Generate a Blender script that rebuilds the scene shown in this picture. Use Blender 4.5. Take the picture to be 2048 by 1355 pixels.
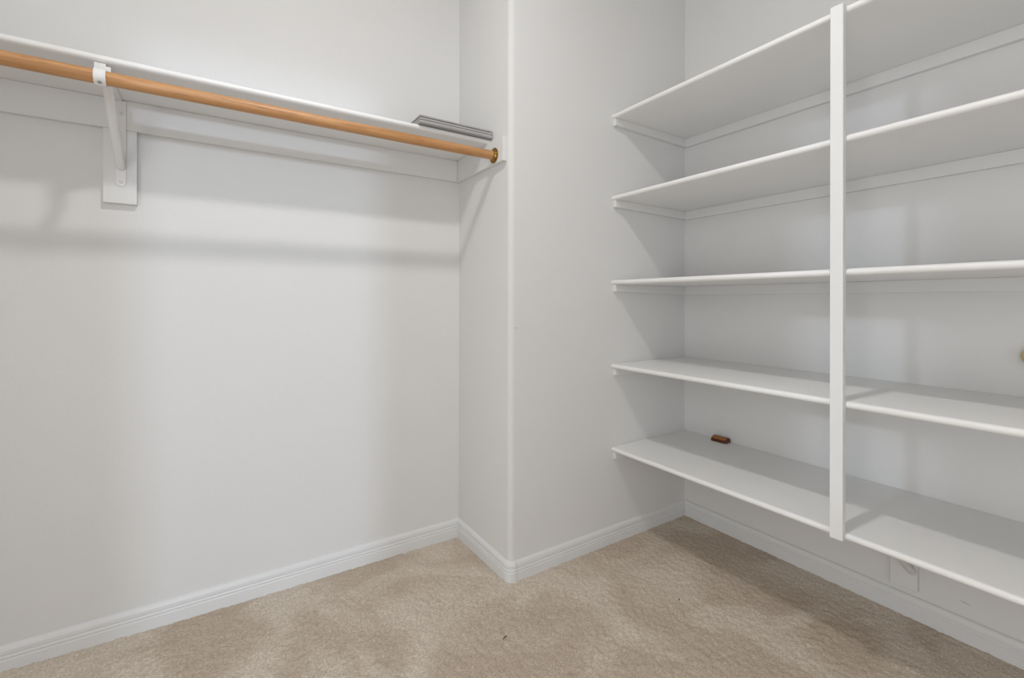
import bpy, bmesh, math
import numpy as np
from mathutils import Vector, Matrix, noise

S = bpy.context.scene
for o in list(bpy.data.objects):
    bpy.data.objects.remove(o)
C = S.collection

# ------------------------------------------------------------------ measured layout (metres)
CAM_F, CAM_YAW, CAM_CY, CAM_ROLL = 925.24, 32.873, 601.03, 0.0873     # focal in px of a 2048 px wide frame
YB, XC, YF, XR = 1.7946, 0.8881, 1.3882, 1.8648                       # back wall, chase side, chase front, right wall
XL, YR, ZC = -1.25, -1.30, 2.64                                       # left wall, front (door) wall, ceiling
SHELF_X = 1.3871
SHELF_Z = [1.7732, 1.4353, 1.0859, 0.7391, 0.3945]
TH = 0.0186
LIGHT = (0.24, 0.60, 2.50)

# ------------------------------------------------------------------ camera
cd = bpy.data.cameras.new('camera')
cam = bpy.data.objects.new('camera', cd)
C.objects.link(cam)
S.camera = cam
cd.sensor_fit = 'HORIZONTAL'
cd.sensor_width = 36.0
cd.lens = CAM_F / 2048 * 36.0
cd.shift_y = -(677.5 - CAM_CY) / 2048
cd.clip_start = 0.02
a, r = math.radians(CAM_YAW), math.radians(CAM_ROLL)
rt, up, fw = Vector((math.cos(a), -math.sin(a), 0)), Vector((0, 0, 1)), Vector((math.sin(a), math.cos(a), 0))
cx = rt * math.cos(r) + up * math.sin(r)
cy = up * math.cos(r) - rt * math.sin(r)
M = Matrix((cx, cy, -fw)).transposed().to_4x4()
M.translation = (0, 0, 1)
cam.matrix_world = M

# ------------------------------------------------------------------ world, exposure
w = bpy.data.worlds.new('world')
S.world = w
w.use_nodes = True
w.node_tree.nodes['Background'].inputs[0].default_value = (0.72, 0.80, 0.95, 1)
w.node_tree.nodes['Background'].inputs[1].default_value = 0.6
S.view_settings.view_transform = 'Standard'
S.view_settings.look = 'None'
S.view_settings.gamma = 1
S.view_settings.exposure = 0.0
S.view_settings.use_curve_mapping = False
DOME = 310
DOOR = 6.5
LEFT = 24         # soft fill added at an opening in the left wall
FAR = 410
SIDE = 95

ld = bpy.data.lights.new('doorway_daylight', 'AREA')
ld.shape = 'RECTANGLE'
ld.size, ld.size_y = 0.60, 1.95
ld.energy = DOOR
ld.color = (0.90, 0.955, 1.0)
lo = bpy.data.objects.new('doorway_daylight', ld)
C.objects.link(lo)
lo.location = (-0.10, YR - 0.12, 1.02)
lo.rotation_euler = (math.radians(90), 0, 0)      # faces +Y, into the closet

ld = bpy.data.lights.new('left_fill', 'AREA')  # added fill lamp, shining in from the left to even out the room
ld.shape = 'RECTANGLE'
ld.size, ld.size_y = 0.80, 1.95
ld.energy = LEFT
ld.color = (1.0, 0.985, 0.955)
lo = bpy.data.objects.new('left_fill', ld)
C.objects.link(lo)
lo.location = (XL - 0.12, -0.40, 1.02)
lo.rotation_euler = (math.radians(90), 0, math.radians(-90))      # faces +X, into the closet

# sky light from a far window, reaching the back wall through the doorway as a soft tall patch
sd = bpy.data.lights.new('far_window', 'AREA')
sd.shape = 'RECTANGLE'
sd.size, sd.size_y = 0.6, 0.5
sd.energy = FAR
sd.color = (0.72, 0.84, 1.0)
so = bpy.data.objects.new('far_window', sd)
C.objects.link(so)
so.location = (-1.2, -14.0, 2.70)
so.rotation_euler = (Vector((0.17, 1.79, 1.2)) - so.location).to_track_quat('-Z', 'Y').to_euler()

# the same sky through a narrow high window in the left wall, reaching the wall behind the shelves
sd = bpy.data.lights.new('side_window', 'AREA')
sd.shape = 'RECTANGLE'
sd.size, sd.size_y = 0.35, 0.35
sd.energy = SIDE
sd.color = (0.72, 0.84, 1.0)
so = bpy.data.objects.new('side_window', sd)
C.objects.link(so)
so.location = (-8.0, 0.74, 3.6)
so.rotation_euler = (Vector((1.86, 0.70, 1.3)) - so.location).to_track_quat('-Z', 'Y').to_euler()

# ------------------------------------------------------------------ materials
def mat(name, col, rough=0.5, metal=0.0, spec=0.5, bump=None, vary=None):
    m = bpy.data.materials.new(name)
    m.use_nodes = True
    nt = m.node_tree
    b = nt.nodes['Principled BSDF']
    b.inputs['Base Color'].default_value = (*col, 1)
    b.inputs['Roughness'].default_value = rough
    b.inputs['Metallic'].default_value = metal
    b.inputs['Specular IOR Level'].default_value = spec
    tc = nt.nodes.new('ShaderNodeTexCoord')
    if vary:
        sc, amt = vary
        n = nt.nodes.new('ShaderNodeTexNoise'); n.inputs['Scale'].default_value = sc; n.inputs['Detail'].default_value = 4
        nt.links.new(tc.outputs['Object'], n.inputs['Vector'])
        mx = nt.nodes.new('ShaderNodeMix'); mx.data_type = 'RGBA'
        mx.inputs['A'].default_value = (*[c * (1 - amt) for c in col], 1)
        mx.inputs['B'].default_value = (*[min(1, c * (1 + amt)) for c in col], 1)
        nt.links.new(n.outputs['Fac'], mx.inputs['Factor'])
        nt.links.new(mx.outputs['Result'], b.inputs['Base Color'])
    if bump:
        prev = None
        for sc, st, dist in bump:
            n = nt.nodes.new('ShaderNodeTexNoise'); n.inputs['Scale'].default_value = sc; n.inputs['Detail'].default_value = 3
            nt.links.new(tc.outputs['Object'], n.inputs['Vector'])
            bp = nt.nodes.new('ShaderNodeBump'); bp.inputs['Strength'].default_value = st; bp.inputs['Distance'].default_value = dist
            nt.links.new(n.outputs['Fac'], bp.inputs['Height'])
            if prev: nt.links.new(prev.outputs['Normal'], bp.inputs['Normal'])
            prev = bp
        nt.links.new(prev.outputs['Normal'], b.inputs['Normal'])
    return m

WALL = mat('wall_paint', (0.750, 0.747, 0.741), 0.62, spec=0.3, bump=[(22, 0.25, 0.004), (150, 0.22, 0.0012)], vary=(3.0, 0.012))
CEIL = mat('ceiling_paint', (0.80, 0.79, 0.77), 0.8, spec=0.2, bump=[(90, 0.2, 0.002)])
SHELF = mat('shelf_paint', (0.835, 0.83, 0.82), 0.42, spec=0.45, bump=[(60, 0.06, 0.001)], vary=(6.0, 0.01))
TRIM = mat('trim_paint', (0.76, 0.765, 0.77), 0.40, spec=0.45, bump=[(40, 0.05, 0.001)], vary=(9.0, 0.015))
POST = mat('post_paint', (0.77, 0.77, 0.765), 0.42, spec=0.45, bump=[(60, 0.06, 0.001)], vary=(6.0, 0.01))
CLEAT = mat('cleat_paint', (0.758, 0.756, 0.751), 0.5, spec=0.4, bump=[(60, 0.06, 0.001)], vary=(6.0, 0.01))
METALW = mat('white_enamel', (0.80, 0.795, 0.785), 0.38, spec=0.5, vary=(20, 0.01))
SCREW = mat('screw_steel', (0.42, 0.40, 0.38), 0.4, metal=0.8, vary=(60, 0.1))
BRASS = mat('antique_brass', (0.40, 0.24, 0.065), 0.24, metal=1.0, vary=(90, 0.25))
GOLD = mat('satin_brass', (0.74, 0.55, 0.27), 0.42, metal=0.65, vary=(40, 0.08))
GREY = mat('grey_plastic', (0.40, 0.39, 0.395), 0.5, spec=0.4, vary=(40, 0.10))
AMBER = mat('amber_gloss', (0.085, 0.016, 0.004), 0.2, spec=0.6, vary=(30, 0.35))
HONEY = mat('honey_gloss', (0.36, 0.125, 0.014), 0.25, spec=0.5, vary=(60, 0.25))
SCUFF = mat('scuff', (0.36, 0.34, 0.33), 0.8, vary=(200, 0.3))
LINT = mat('dark_lint', (0.10, 0.075, 0.055), 0.9, vary=(300, 0.3))

def wood_mat():
    m = bpy.data.materials.new('oak_dowel'); m.use_nodes = True
    nt = m.node_tree; b = nt.nodes['Principled BSDF']
    tc = nt.nodes.new('ShaderNodeTexCoord'); mp = nt.nodes.new('ShaderNodeMapping')
    mp.inputs['Scale'].default_value = (2.2, 38, 38)
    nt.links.new(tc.outputs['Object'], mp.inputs['Vector'])
    n = nt.nodes.new('ShaderNodeTexNoise'); n.inputs['Scale'].default_value = 1.6; n.inputs['Detail'].default_value = 8; n.inputs['Distortion'].default_value = 0.6
    nt.links.new(mp.outputs['Vector'], n.inputs['Vector'])
    cr = nt.nodes.new('ShaderNodeValToRGB')
    e = cr.color_ramp.elements
    e[0].position = 0.28; e[0].color = (0.33, 0.145, 0.045, 1)
    e[1].position = 0.72; e[1].color = (0.60, 0.335, 0.155, 1)
    k = e.new(0.47); k.color = (0.50, 0.25, 0.098, 1)
    nt.links.new(n.outputs['Fac'], cr.inputs['Fac'])
    mp2 = nt.nodes.new('ShaderNodeMapping'); mp2.inputs['Scale'].default_value = (11, 120, 120)
    nt.links.new(tc.outputs['Object'], mp2.inputs['Vector'])
    n2 = nt.nodes.new('ShaderNodeTexNoise'); n2.inputs['Scale'].default_value = 2.0; n2.inputs['Detail'].default_value = 2
    nt.links.new(mp2.outputs['Vector'], n2.inputs['Vector'])
    c2 = nt.nodes.new('ShaderNodeValToRGB')
    c2.color_ramp.elements[0].position = 0.24; c2.color_ramp.elements[0].color = (0.55, 0.48, 0.42, 1)
    c2.color_ramp.elements[1].position = 0.40; c2.color_ramp.elements[1].color = (1, 1, 1, 1)
    nt.links.new(n2.outputs['Fac'], c2.inputs['Fac'])
    mx = nt.nodes.new('ShaderNodeMix'); mx.data_type = 'RGBA'; mx.blend_type = 'MULTIPLY'; mx.inputs['Factor'].default_value = 0.8
    nt.links.new(cr.outputs['Color'], mx.inputs['A']); nt.links.new(c2.outputs['Color'], mx.inputs['B'])
    nt.links.new(mx.outputs['Result'], b.inputs['Base Color'])
    b.inputs['Roughness'].default_value = 0.42
    return m
WOOD = wood_mat()

def carpet_mat():
    m = bpy.data.materials.new('beige_carpet'); m.use_nodes = True
    nt = m.node_tree; b = nt.nodes['Principled BSDF']
    tc = nt.nodes.new('ShaderNodeTexCoord')
    def ns(sc, det, dist=0):
        n = nt.nodes.new('ShaderNodeTexNoise'); n.inputs['Scale'].default_value = sc; n.inputs['Detail'].default_value = det
        n.inputs['Distortion'].default_value = dist
        nt.links.new(tc.outputs['Object'], n.inputs['Vector']); return n
    def ramp(src, p0, c0, p1, c1):
        c = nt.nodes.new('ShaderNodeValToRGB')
        c.color_ramp.elements[0].position = p0; c.color_ramp.elements[0].color = (*c0, 1)
        c.color_ramp.elements[1].position = p1; c.color_ramp.elements[1].color = (*c1, 1)
        nt.links.new(src.outputs['Fac'], c.inputs['Fac']); return c
    base = ramp(ns(170, 4), 0.30, (0.54, 0.455, 0.365), 0.70, (0.80, 0.715, 0.61))
    wear = ramp(ns(3.4, 5, 0.8), 0.40, (0.82, 0.775, 0.735), 0.58, (1, 1, 1))
    mx = nt.nodes.new('ShaderNodeMix'); mx.data_type = 'RGBA'; mx.blend_type = 'MULTIPLY'; mx.inputs['Factor'].default_value = 1
    nt.links.new(base.outputs['Color'], mx.inputs['A']); nt.links.new(wear.outputs['Color'], mx.inputs['B'])
    nt.links.new(mx.outputs['Result'], b.inputs['Base Color'])
    b.inputs['Roughness'].default_value = 0.95
    b.inputs['Specular IOR Level'].default_value = 0.1
    b.inputs['Sheen Weight'].default_value = 0.15
    bp = nt.nodes.new('ShaderNodeBump'); bp.inputs['Strength'].default_value = 0.6; bp.inputs['Distance'].default_value = 0.004
    nt.links.new(ns(320, 3).outputs['Fac'], bp.inputs['Height'])
    nt.links.new(bp.outputs['Normal'], b.inputs['Normal'])
    return m
CARPET = carpet_mat()

def emit_mat(name, col, strength):
    m = bpy.data.materials.new(name); m.use_nodes = True
    b = m.node_tree.nodes['Principled BSDF']
    b.inputs['Base Color'].default_value = (*col, 1)
    b.inputs['Emission Color'].default_value = (*col, 1)
    b.inputs['Emission Strength'].default_value = strength
    return m
GLOBE = emit_mat('lit_opal_glass', (1.0, 0.985, 0.962), DOME)

# ------------------------------------------------------------------ helpers
def link(name, me, m, parent=None, smooth=False):
    if m: me.materials.append(m)
    if smooth:
        for p in me.polygons: p.use_smooth = True
    o = bpy.data.objects.new(name, me); C.objects.link(o)
    if parent: o.parent = parent
    return o
def obj(name, bm, m, parent=None, smooth=False, bevel=0.0, seg=2):
    bmesh.ops.recalc_face_normals(bm, faces=bm.faces)
    if bevel:
        bmesh.ops.bevel(bm, geom=[e for e in bm.edges if e.calc_face_angle(0) > 0.5], offset=bevel, segments=seg, profile=0.5, affect='EDGES')
    me = bpy.data.meshes.new(name); bm.to_mesh(me); bm.free()
    return link(name, me, m, parent, smooth)
def box(bm, p0, p1):
    x0, y0, z0 = p0; x1, y1, z1 = p1
    v = [bm.verts.new(p) for p in ((x0,y0,z0),(x1,y0,z0),(x1,y1,z0),(x0,y1,z0),(x0,y0,z1),(x1,y0,z1),(x1,y1,z1),(x0,y1,z1))]
    for f in ((0,3,2,1),(4,5,6,7),(0,1,5,4),(1,2,6,5),(2,3,7,6),(3,0,4,7)):
        bm.faces.new([v[i] for i in f])
def bx(p0, p1):
    bm = bmesh.new(); box(bm, p0, p1); return bm
def loft(bm, rings, cap=True, closed=True):
    vs = [[bm.verts.new(p) for p in rg] for rg in rings]
    n = len(vs[0])
    for A, B in zip(vs, vs[1:]):
        for i in range(n if closed else n - 1):
            j = (i + 1) % n
            bm.faces.new((A[i], A[j], B[j], B[i]))
    if cap:
        bm.faces.new(vs[0][::-1]); bm.faces.new(vs[-1])
def lathe(bm, prof, org, axis, n=32):
    """prof: (distance along axis, radius)"""
    ax = Vector(axis).normalized()
    u = ax.orthogonal().normalized(); v = ax.cross(u)
    loft(bm, [[Vector(org) + ax * d + (u * math.cos(t) + v * math.sin(t)) * max(rr, 1e-4)
               for t in [2 * math.pi * i / n for i in range(n)]] for d, rr in prof])
def thing(name, label, cat, loc=(0, 0, 0), group=None):
    o = bpy.data.objects.new(name, None); C.objects.link(o); o.location = loc
    o.empty_display_size = 0.05
    tag(o, label, cat, group); return o
def tag(o, label, cat, group=None):
    o['label'] = label; o['category'] = cat
    if group: o['group'] = group
    return o
def struct(o):
    o['kind'] = 'structure'; return o

# ------------------------------------------------------------------ the room
T = 0.10
struct(obj('wall_back', bx((XL - T, YB, -0.08), (XC + 0.3, YB + T, ZC)), WALL))
struct(obj('wall_right', bx((XR, YR - T, -0.08), (XR + T, YF + 0.2, ZC)), WALL))
WY0, WY1, WZ0, WZ1 = 0.58, 0.83, 1.30, 2.36
bm = bmesh.new()
box(bm, (XL - T, YR - T, -0.08), (XL, -0.80, ZC)); box(bm, (XL - T, -0.80, 2.04), (XL, 0.0, ZC)); box(bm, (XL - T, 0.0, -0.08), (XL, WY0, ZC)); box(bm, (XL - T, WY1, -0.08), (XL, YB, ZC))  # doorway-sized opening is added here to let the left fill in
box(bm, (XL - T, WY0, -0.08), (XL, WY1, WZ0)); box(bm, (XL - T, WY0, WZ1), (XL, WY1, ZC))
struct(obj('wall_left', bm, WALL))
DX0, DX1, DZ = -0.40, 0.20, 1.98
bm = bmesh.new()
box(bm, (XL, YR - T, -0.08), (DX0, YR, ZC)); box(bm, (DX1, YR - T, -0.08), (XR, YR, ZC)); box(bm, (DX0, YR - T, DZ), (DX1, YR, ZC))
struct(obj('wall_front', bm, WALL))
struct(obj('ceiling', bx((XL - T, YR - T, ZC), (XR + T, YB + T, ZC + 0.08)), CEIL))

# chase (the boxed-out corner) with a bullnosed outer corner
RB = 0.020
def chase_path(off, n=10):
    pts = [(XC - off, YB)]
    for i in range(n + 1):
        t = math.pi + i / n * math.pi / 2
        pts.append((XC + RB + (RB + off) * math.cos(t), YF + RB + (RB + off) * math.sin(t)))
    pts.append((XR, YF - off))
    return pts
bm = bmesh.new()
ring = chase_path(0.0) + [(XR, YB)]
loft(bm, [[(x, y, z) for x, y in ring] for z in (-0.08, ZC)])
wc = struct(obj('wall_chase', bm, WALL))
for p in wc.data.polygons: p.use_smooth = True
try: wc.data.set_sharp_from_angle(angle=math.radians(25))
except Exception: pass

# door casing round the doorway behind the camera
bm = bmesh.new()
box(bm, (DX0 - 0.06, YR, -0.01), (DX0, YR + 0.016, DZ + 0.06)); box(bm, (DX1, YR, -0.01), (DX1 + 0.06, YR + 0.016, DZ + 0.06))
box(bm, (DX0, YR, DZ), (DX1, YR + 0.016, DZ + 0.06))
struct(obj('trim_1', bm, TRIM, bevel=0.003))
bm = bmesh.new()
box(bm, (XL, -0.86, -0.01), (XL + 0.016, -0.80, DZ + 0.06)); box(bm, (XL, 0.0, -0.01), (XL + 0.016, 0.06, DZ + 0.06)); box(bm, (XL, -0.80, DZ), (XL + 0.016, 0.0, DZ + 0.06))
struct(obj('trim_2', bm, TRIM, bevel=0.003))  # casing round the opening added for the left fill

# baseboards: one moulded profile swept along each run
PROF = [(0.0120, -0.025), (0.0120, 0.0300), (0.0098, 0.0322), (0.0098, 0.0345), (0.0114, 0.0362), (0.0114, 0.0395),
        (0.0086, 0.0422), (0.0086, 0.0448), (0.0104, 0.0468), (0.0100, 0.0560), (0.0078, 0.0622), (0.0045, 0.0662), (0.0, 0.0680)]
def sweep(name, path_fn, gap=0.0):
    """path_fn(off) -> list of (x, y) at that distance from the wall"""
    prof = [(o + gap if o > 0 else gap, z) for o, z in PROF] + [(gap, -0.025)]
    cols = [path_fn(o) for o, z in prof]
    n = len(cols[0])
    bm = bmesh.new()
    loft(bm, [[(cols[k][i][0], cols[k][i][1], prof[k][1]) for k in range(len(prof))] for i in range(n)])
    return struct(obj(name, bm, TRIM))
def arc(off, n=10):
    return [(XC + RB + (RB + off) * math.cos(t), YF + RB + (RB + off) * math.sin(t)) for t in [math.pi + i / n * math.pi / 2 for i in range(n + 1)]]
sweep('baseboard_back', lambda o: [(XL, YB - o), (XC - o, YB - o)])
sweep('baseboard_chase_side', lambda o: [(XC - o, YB - o), (XC - o, YF + RB + 0.0004)])
sweep('baseboard_corner', lambda o: arc(o) + [(XC + RB + 0.004, YF - o)])
sweep('baseboard_chase_front', lambda o: [(XC + RB + 0.0050, YF - o), (XR - o, YF - o)])
sweep('baseboard_right', lambda o: [(XR - o, YF - o), (XR - o, YR + o)], gap=0.0016)
sweep('baseboard_left', lambda o: [(XL + o, 0.065), (XL + o, YB - 0.013)])
sweep('baseboard_front', lambda o: [(XR - 0.014, YR + o), (DX1 + 0.06, YR + o)])

# carpet: a dense grid with real pile relief
st = 0.005
xs = np.arange(XL, XR - 0.004, st); ys = np.arange(YR - 0.3, YB - 0.002, st)
rng = np.random.default_rng(7)
nx, ny = len(xs), len(ys)
def blur(f, k):
    for ax in (0, 1):
        g = np.zeros_like(f)
        for d in range(-k, k + 1): g += np.roll(f, d, ax)
        f = g / (2 * k + 1)
    return f
fine = rng.normal(size=(nx, ny))
h = 0.0006 * fine + 0.0022 * blur(fine, 1) + 0.0012 * blur(rng.normal(size=(nx, ny)), 3)
X, Y = np.meshgrid(xs, ys, indexing='ij')
low = np.interp(X, [-0.5, -0.1, 0.88], [0.004, -0.005, -0.008]) * np.exp(-np.clip(YB - Y, 0, 9) / 0.35)
low = np.where(X > XC, low * np.exp(-(X - XC) / 0.12), low)
h = np.clip(h, -0.006, 0.006) + low
co = np.stack([X, Y, h], -1).reshape(-1, 3).astype(np.float32)
I = np.arange(nx * ny).reshape(nx, ny)
cxm, cym = (X[:-1, :-1] + st), (Y[:-1, :-1] + st)
keep = ~((cxm > XC + 0.03) & (cym > YF + 0.03))          # nothing under the chase
q = np.stack([I[:-1, :-1], I[1:, :-1], I[1:, 1:], I[:-1, 1:]], -1)[keep]
me = bpy.data.meshes.new('floor')
me.vertices.add(len(co)); me.vertices.foreach_set('co', co.ravel())
me.loops.add(q.size); me.loops.foreach_set('vertex_index', q.ravel().astype(np.int32))
me.polygons.add(len(q)); me.polygons.foreach_set('loop_start', np.arange(0, q.size, 4, dtype=np.int32))
me.update(calc_edges=True); me.validate()
struct(link('floor', me, CARPET, smooth=True))

# ------------------------------------------------------------------ shelf boards with rounded noses
def board_y(x0, x1, y0, y1, zt, n=8):
    """board running along Y, its rounded nose at x0"""
    R = TH / 2
    prof = [(x1, zt), ] + [(x0 + R - R * math.sin(t), zt - R + R * math.cos(t)) for t in [math.pi * i / n for i in range(n + 1)]] + [(x1, zt - TH)]
    bm = bmesh.new()
    N = 24
    loft(bm, [[(x, y0 + (y1 - y0) * i / N, z) for x, z in prof] for i in range(N + 1)])
    return bm
ORD = ['top', 'second highest', 'middle', 'fourth from the top, second lowest', 'lowest']
LBL = ['topmost long white wall shelf, its underside fully seen',
       'second white wall shelf from the top, its underside seen',
       'middle white wall shelf, seen edge-on at eye level',
       'second lowest white wall shelf, empty with its upper face seen',
       'lowest white wall shelf, holding the amber-brown block, just above the baseboard']
CT = 0.018
SY0 = YR + 0.002
for z, lb in zip(SHELF_Z, LBL):
    t = thing('wall_shelf', lb, 'shelf', (XR, YF, z - TH), 'white shelves on the right wall')
    inv = Matrix.Translation((-XR, -YF, -(z - TH)))
    def part(name, bm, bevel=0.0, smooth=False):
        bm.transform(inv); return obj(name, bm, SHELF if name == 'shelf_board' else CLEAT, t, smooth=smooth, bevel=bevel)
    b = part('shelf_board', board_y(SHELF_X, XR - 0.0008, SY0, YF - 0.0008, z))
    for p in b.data.polygons: p.use_smooth = True
    b.data.set_sharp_from_angle(angle=math.radians(40))
    part('back_cleat', bx((XR - CT, SY0, z - TH - 0.039), (XR, YF - CT, z - TH)), bevel=0.0015)
    zc = 0.029
    bm = bmesh.new()
    x0 = 1.3935
    pr = [(x0, z - TH), (x0 + 0.004, z - TH - zc), (XR, z - TH - (0.038 if z > 1 else zc)), (XR, z - TH)]
    loft(bm, [[(x, y, zz) for x, zz in pr] for y in (YF - CT, YF)])
    part('side_cleat', bm, bevel=0.0015)

# the upright strip nailed to the shelf noses
bm = bx((SHELF_X - 0.0195, 0.5405, 0.3775), (SHELF_X - 0.0003, 0.5712, 1.7735))
tag(obj('shelf_post', bm, POST, bevel=0.0025), 'narrow white upright strip nailed across the front edges of the wall shelves', 'post')

# ------------------------------------------------------------------ the hanging side: shelf, cleats, rod, bracket
ZT = 1.6107; ZU = ZT - TH; YC = 1.5182
t = thing('closet_shelf', 'long white shelf on the back wall above the wooden rod', 'shelf', (XC, YB, ZU))
inv = Matrix.Translation((-XC, -YB, -ZU))
bm = board_y(YC, YB - 0.0008, XL + 0.001, XC - 0.0008, ZT)
bm.transform(Matrix(((0, 1, 0, 0), (1, 0, 0, 0), (0, 0, 1, 0), (0, 0, 0, 1)))); bm.transform(inv)
b = obj('shelf_board', bm, SHELF, t, smooth=True)
b.data.set_sharp_from_angle(angle=math.radians(40))
bm = bx((XL, YB - CT, ZU - 0.088), (XC - CT - 0.0004, YB, ZU - 0.0002))
tag(obj('wall_cleat', bm, CLEAT, bevel=0.0015), 'long white board along the back wall directly under its shelf', 'board')
bm = bmesh.new()
yc0 = YF + 0.0215
pr = [(YB, ZU - 0.0002), (YB, ZU - 0.0885), (yc0, ZU - 0.0885), (yc0, ZU - 0.0002)]
loft(bm, [[(x, y, z) for y, z in pr] for x in (XC - CT, XC)])
tag(obj('rod_cleat', bm, CLEAT, bevel=0.0015), 'short white board on the side of the chase carrying the brass rod flange', 'board')

RY, RZ, RR = 1.468, 1.534, 0.0163
t = thing('closet_rod', 'round honey-coloured wooden clothes rod under the long back wall shelf', 'rod', (XC - CT, RY, RZ))
bm = bmesh.new(); lathe(bm, [(0.006, RR), (XC - CT - XL - 0.006, RR)], (0, 0, 0), (-1, 0, 0), 40)
o = obj('dowel', bm, WOOD, t, smooth=True); o.data.set_sharp_from_angle(angle=math.radians(40))
for sgn, x in ((-1, 0.0), (1, XL - (XC - CT))):
    bm = bmesh.new()
    lathe(bm, [(0.0, 0.0278), (0.0014, 0.0282), (0.0030, 0.0276), (0.0036, 0.0262), (0.0034, 0.0222), (0.0050, 0.0214), (0.0066, 0.0214), (0.0078, 0.0204),
               (0.0080, 0.0186), (0.0112, 0.0184), (0.0118, 0.0178), (0.0118, 0.0164)], (x, 0, 0), (sgn, 0, 0), 40)
    o = obj('flange', bm, BRASS, t, smooth=True); o['label'] = 'round brass rod flange'
    o.data.set_sharp_from_angle(angle=math.radians(14))

def strip(bm, pts, x0, x1, th):
    """ribbon of thickness th following (d, z) points, d = distance out from the wall (-Y)"""
    n = len(pts); L = []; Rr = []
    for i, p in enumerate(pts):
        p = Vector(p); q0 = Vector(pts[max(i - 1, 0)]); q1 = Vector(pts[min(i + 1, n - 1)])
        d = (q1 - q0).normalized(); nn = Vector((-d.y, d.x))
        L.append(p + nn * th / 2); Rr.append(p - nn * th / 2)
    loft(bm, [[(x0, -a_.x, a_.y), (x1, -a_.x, a_.y), (x1, -b_.x, b_.y), (x0, -b_.x, b_.y)] for a_, b_ in zip(L, Rr)])
def bracket(loc, rotz, label, px0, px1, pz, top, arm_d, hook_d, hook=True, bo=0.0, bz=0.0):
    """origin: wall plane, shelf underside; local -Y points into the room"""
    t = thing('shelf_bracket', label, 'bracket', loc); t.rotation_euler = (0, 0, rotz)
    obj('backing_board', bx((px0, -CT, pz), (px1, 0, top)), CLEAT, t, bevel=0.0015)
    d0 = CT + 0.0005
    hw = 0.012
    # wall strap with a rounded foot
    if hook:
        bm = bmesh.new()
        zb = -0.244
        foot = [(hw * math.cos(math.pi + math.pi * i / 10), zb + hw * math.sin(math.pi + math.pi * i / 10)) for i in range(11)]
        ring = foot + [(hw, -0.004), (-hw, -0.004)]
        loft(bm, [[(x + bo, -d, z) for x, z in ring] for d in (d0, d0 + 0.0022)])
        obj('wall_strap', bm, METALW, t, bevel=0.0006, seg=1)
    # horizontal arm with its down-turned tip
    bm = bmesh.new()
    strip(bm, [(d0, -0.0022), (0.12, -0.0022), (arm_d - 0.003, -0.0022), (arm_d, -0.005), (arm_d, -0.034)], -hw - 0.0015, hw - 0.0030, 0.0035)
    obj('top_arm', bm, METALW, t, bevel=0.0006, seg=1)
    # diagonal brace, a rounded channel
    A = Vector((bo, -(arm_d - 0.014), -0.020 + bz)); B = Vector((bo, -(d0 + 0.001), -0.206 + bz))
    ax = (B - A).normalized(); sx = Vector((1, 0, 0)); nn = sx.cross(ax).normalized()
    if nn.z > 0: nn = -nn
    bm = bmesh.new()
    ringp = []
    for i in range(13):
        th_ = math.pi * i / 12
        ringp.append((0.0112 * math.cos(th_), 0.0085 * math.sin(th_)))
    ringp += [(-0.0112, -0.004), (0.0112, -0.004)]
    L = (B - A).length
    prof = [(0.0, 1.0), (L * 0.5, 1.0), (L - 0.010, 1.0), (L - 0.004, 0.9), (L, 0.7)]
    loft(bm, [[A + ax * s_ + sx * (u * k_) + nn * (v * k_) for u, v in ringp] for s_, k_ in prof])
    o = obj('brace', bm, METALW, t, smooth=True); o.data.set_sharp_from_angle(angle=math.radians(40))
    # cradle for the rod
    cd_, cz_ = hook_d; R = RR + 0.0022
    pts = []
    for i in range(19):
        th_ = math.radians(62 - (62 + 180) * i / 18)     # front-top, round the front and underneath, to the back
        pts.append((cd_ + R * math.cos(th_), cz_ + R * math.sin(th_)))
    pts += [(cd_ - R, cz_ + 0.010), (arm_d + 0.0036, cz_ + 0.020), (arm_d + 0.0036, -0.010)]
    if hook:
        bm = bmesh.new(); strip(bm, pts, -0.0034, 0.0194, 0.0034)
        obj('rod_hook', bm, METALW, t, bevel=0.0006, seg=1)
    for z in ((-0.042, -0.243) if hook else ()):
        bm = bmesh.new(); lathe(bm, [(0, 0.0052), (0.0016, 0.0050), (0.0026, 0.0034), (0.0028, 0.0012)], (bo, -(d0 + 0.0022), z), (0, -1, 0), 16)
        obj('screw', bm, METALW, t, smooth=True)
        bm = bmesh.new(); lathe(bm, [(0, 0.0016), (0.0004, 0.0014)], (bo, -(d0 + 0.005), z), (0, -1, 0), 10)
        obj('screw_slot', bm, SCREW, t)
    if not hook: return t
    th_ = math.radians(-52)
    dr = Vector((0, -math.cos(th_), math.sin(th_)))
    c0 = Vector((0.008, -cd_, cz_)) + dr * (R + 0.0017)
    bm = bmesh.new(); lathe(bm, [(0, 0.0042), (0.0012, 0.0040), (0.0022, 0.0020)], c0, dr, 14)
    o = obj('screw', bm, SCREW, t, smooth=True); o['label'] = 'dark screw under the rod'
    return t
bracket((-0.2350, YB, ZU), 0.0, 'white metal bracket on a backing board holding the wooden rod', -0.0350, 0.0428, -0.3065, -0.0885,
        0.271, (YB - RY, RZ - ZU), bo=0.006)
bracket((XR, 0.5590, SHELF_Z[4] - TH), -math.pi / 2, 'white bracket mostly hidden beneath the lowest wall shelf', -0.036, 0.034, -0.2855, -0.040,
        0.284, (YB - RY, RZ - ZU), hook=False, bo=0.022, bz=-0.022)

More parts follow.
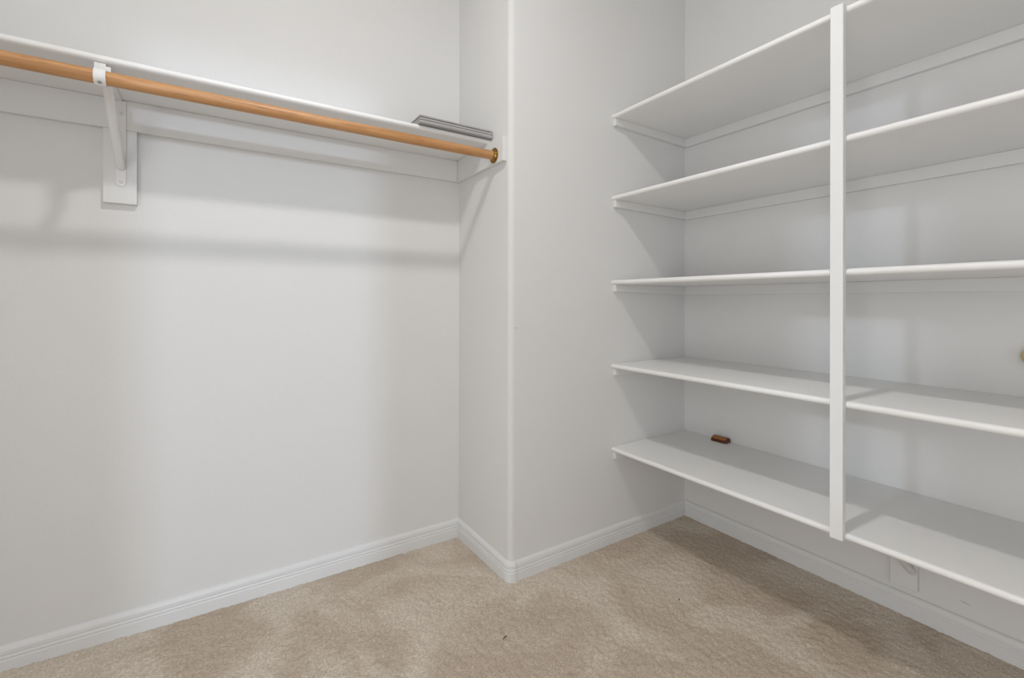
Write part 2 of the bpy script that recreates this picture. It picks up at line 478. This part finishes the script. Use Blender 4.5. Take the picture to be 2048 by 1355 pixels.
# ------------------------------------------------------------------ loose things
# shallow grey panel with a stepped, grooved edge, lying on the closet shelf
gx0, gx1, gy0, gy1 = 0.594, 0.8835, 1.503, 1.735
t = thing('grey_panel', 'shallow grey panel with a grooved edge lying on the back wall shelf', 'panel', ((gx0 + gx1) / 2, (gy0 + gy1) / 2, ZT))
inv = Matrix.Translation((-(gx0 + gx1) / 2, -(gy0 + gy1) / 2, -ZT))
def slab(name, z0, z1, ins, rad):
    bm = bmesh.new()
    n = 6; rings = []
    for i in range(n + 1):
        th_ = -math.pi / 2 + math.pi * i / n
        k = rad * (1 - math.cos(th_)); zz = (z0 + z1) / 2 + (z1 - z0) / 2 * math.sin(th_)
        e = ins + k
        rings.append([(gx0 + e, gy0 + e, zz), (gx1 - e, gy0 + e, zz), (gx1 - e, gy1 - e, zz), (gx0 + e, gy1 - e, zz)])
    loft(bm, rings); bm.transform(inv)
    return obj(name, bm, GREY, t)
slab('bottom_rim', ZT + 0.0002, ZT + 0.0118, 0.0, 0.0030)
slab('middle_rim', ZT + 0.0132, ZT + 0.0212, 0.0022, 0.0020)
slab('top_rim', ZT + 0.0226, ZT + 0.0286, 0.0012, 0.0016)
bm = bx((gx0 + 0.009, gy0 + 0.009, ZT + 0.001), (gx1 - 0.009, gy1 - 0.009, ZT + 0.027)); bm.transform(inv)
obj('core', bm, GREY, t)

# small amber-brown block on the lowest shelf: dark sides, a lighter slanted face between them
L_, W_, H_ = 0.070, 0.040, 0.0205
bm = bmesh.new()
def sec(x, k):
    return [(x, -W_ / 2 + 0.002 * k, 0), (x, -W_ / 2, 0.009), (x, -W_ / 2 + 0.003 + 0.002 * k, 0.0115), (x, 0.002, H_ - 0.001 * k), (x, W_ / 2 - 0.008, H_ - 0.0005 - 0.001 * k), (x, W_ / 2, 0.013), (x, W_ / 2, 0)]
def scl(s, k): return [(p[0], p[1] * k, p[2] * (0.9 + 0.1 * k) if p[2] > 0 else 0) for p in s]
loft(bm, [scl(sec(-L_ / 2, 1), 0.86), sec(-L_ / 2 + 0.006, 0), sec(0, 0), sec(L_ / 2 - 0.006, 0), scl(sec(L_ / 2, 1), 0.86)])
o = obj('brown_block', bm, AMBER, bevel=0.0011)
o.location = (1.8415, 1.1885, SHELF_Z[4]); o.rotation_euler = (0, 0, math.radians(-90 + 3))
tag(o, 'small glossy amber-brown block on the lowest wall shelf', 'block')
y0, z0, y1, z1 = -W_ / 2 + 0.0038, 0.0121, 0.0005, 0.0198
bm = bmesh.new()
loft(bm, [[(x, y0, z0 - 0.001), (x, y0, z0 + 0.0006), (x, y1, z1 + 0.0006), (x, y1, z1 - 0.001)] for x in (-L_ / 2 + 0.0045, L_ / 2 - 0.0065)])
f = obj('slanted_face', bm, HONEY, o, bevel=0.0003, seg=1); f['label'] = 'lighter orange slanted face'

# brass knob at the right edge
t = thing('brass_knob', 'round pale brass knob on the right wall under the middle shelf', 'knob', (XR, 0.2795, 0.8540))
bm = bmesh.new(); lathe(bm, [(0, 0.019), (0.003, 0.0185), (0.005, 0.013)], (0, 0, 0), (-1, 0, 0), 28)
obj('rose', bm, GOLD, t, smooth=True)
bm = bmesh.new(); lathe(bm, [(0.004, 0.008), (0.016, 0.008), (0.020, 0.013), (0.026, 0.0205), (0.034, 0.0240), (0.042, 0.0225), (0.047, 0.0165), (0.049, 0.0080), (0.0492, 0.001)], (0, 0, 0), (-1, 0, 0), 32)
obj('grip', bm, GOLD, t, smooth=True)

# ceiling light above the closet, out of frame
t = thing('ceiling_light', 'round flat white ceiling light, lit, above the carpet', 'ceiling light', (LIGHT[0], LIGHT[1], ZC))
bm = bmesh.new(); lathe(bm, [(0, 0.090), (0.020, 0.090), (0.030, 0.050), (0.090, 0.046), (0.100, 0.068), (0.132, 0.070), (0.132, 0.064), (0.126, 0.063)], (0, 0, 0), (0, 0, -1), 40)
obj('base', bm, METALW, t)
bm = bmesh.new(); lathe(bm, [(0.124, 0.062), (0.1285, 0.0615), (0.138, 0.056), (0.147, 0.040), (0.151, 0.020), (0.152, 0.001)], (0, 0, 0), (0, 0, -1), 40)
obj('diffuser', bm, GLOBE, t, smooth=True)

# specks on the carpet
def speck(x, y, L, w_, ang, label):
    bm = bmesh.new()
    pts = [(-L / 2, -0.0006), (-L * 0.2, 0.0008), (L * 0.2, 0.0004), (L / 2, -0.0010)]
    loft(bm, [[(px, py - w_ / 2 * k, 0.0), (px, py + w_ / 2 * k, 0.0), (px, py, w_ * k)] for (px, py), k in zip(pts, (0.5, 1, 1, 0.5))])
    o = obj('lint', bm, LINT); o.location = (x, y, 0.0045); o.rotation_euler = (0, 0, math.radians(ang))
    return tag(o, label, 'debris')
speck(0.7255, 1.1594, 0.020, 0.0030, 20, 'dark thread on the open beige carpet in front of the chase')
speck(1.3064, 0.9921, 0.010, 0.0036, 40, 'tiny dark crumb on a brownish carpet stain near the lowest wall shelf')

# scuffs on the paint
def scuff(parent, pts, w_, nrm):
    n = Vector(nrm); bm = bmesh.new(); rings = []
    P = [Vector(p) for p in pts]
    for i, p in enumerate(P):
        d = (P[min(i + 1, len(P) - 1)] - P[max(i - 1, 0)]).normalized(); s_ = n.cross(d) * w_ / 2 * (0.4 if i in (0, len(P) - 1) else 1)
        rings.append([p + s_, p - s_, p - s_ + n * 0.0003, p + s_ + n * 0.0003])
    loft(bm, rings); return obj('scuff', bm, SCUFF, parent)
W = {o.name: o for o in bpy.data.objects}
scuff(W['wall_right'], [(XR, 0.4320, 0.1134), (XR, 0.421, 0.1116), (XR, 0.4085, 0.1100)], 0.0022, (-1, 0, 0))
scuff(wc, [(0.903, YF, 0.9017), (0.912, YF, 0.9022), (0.9235, YF, 0.9012)], 0.0014, (0, -1, 0))
scuff(wc, [(0.917, YF, 0.901), (0.9155, YF, 0.894), (0.9150, YF, 0.888)], 0.0010, (0, -1, 0))
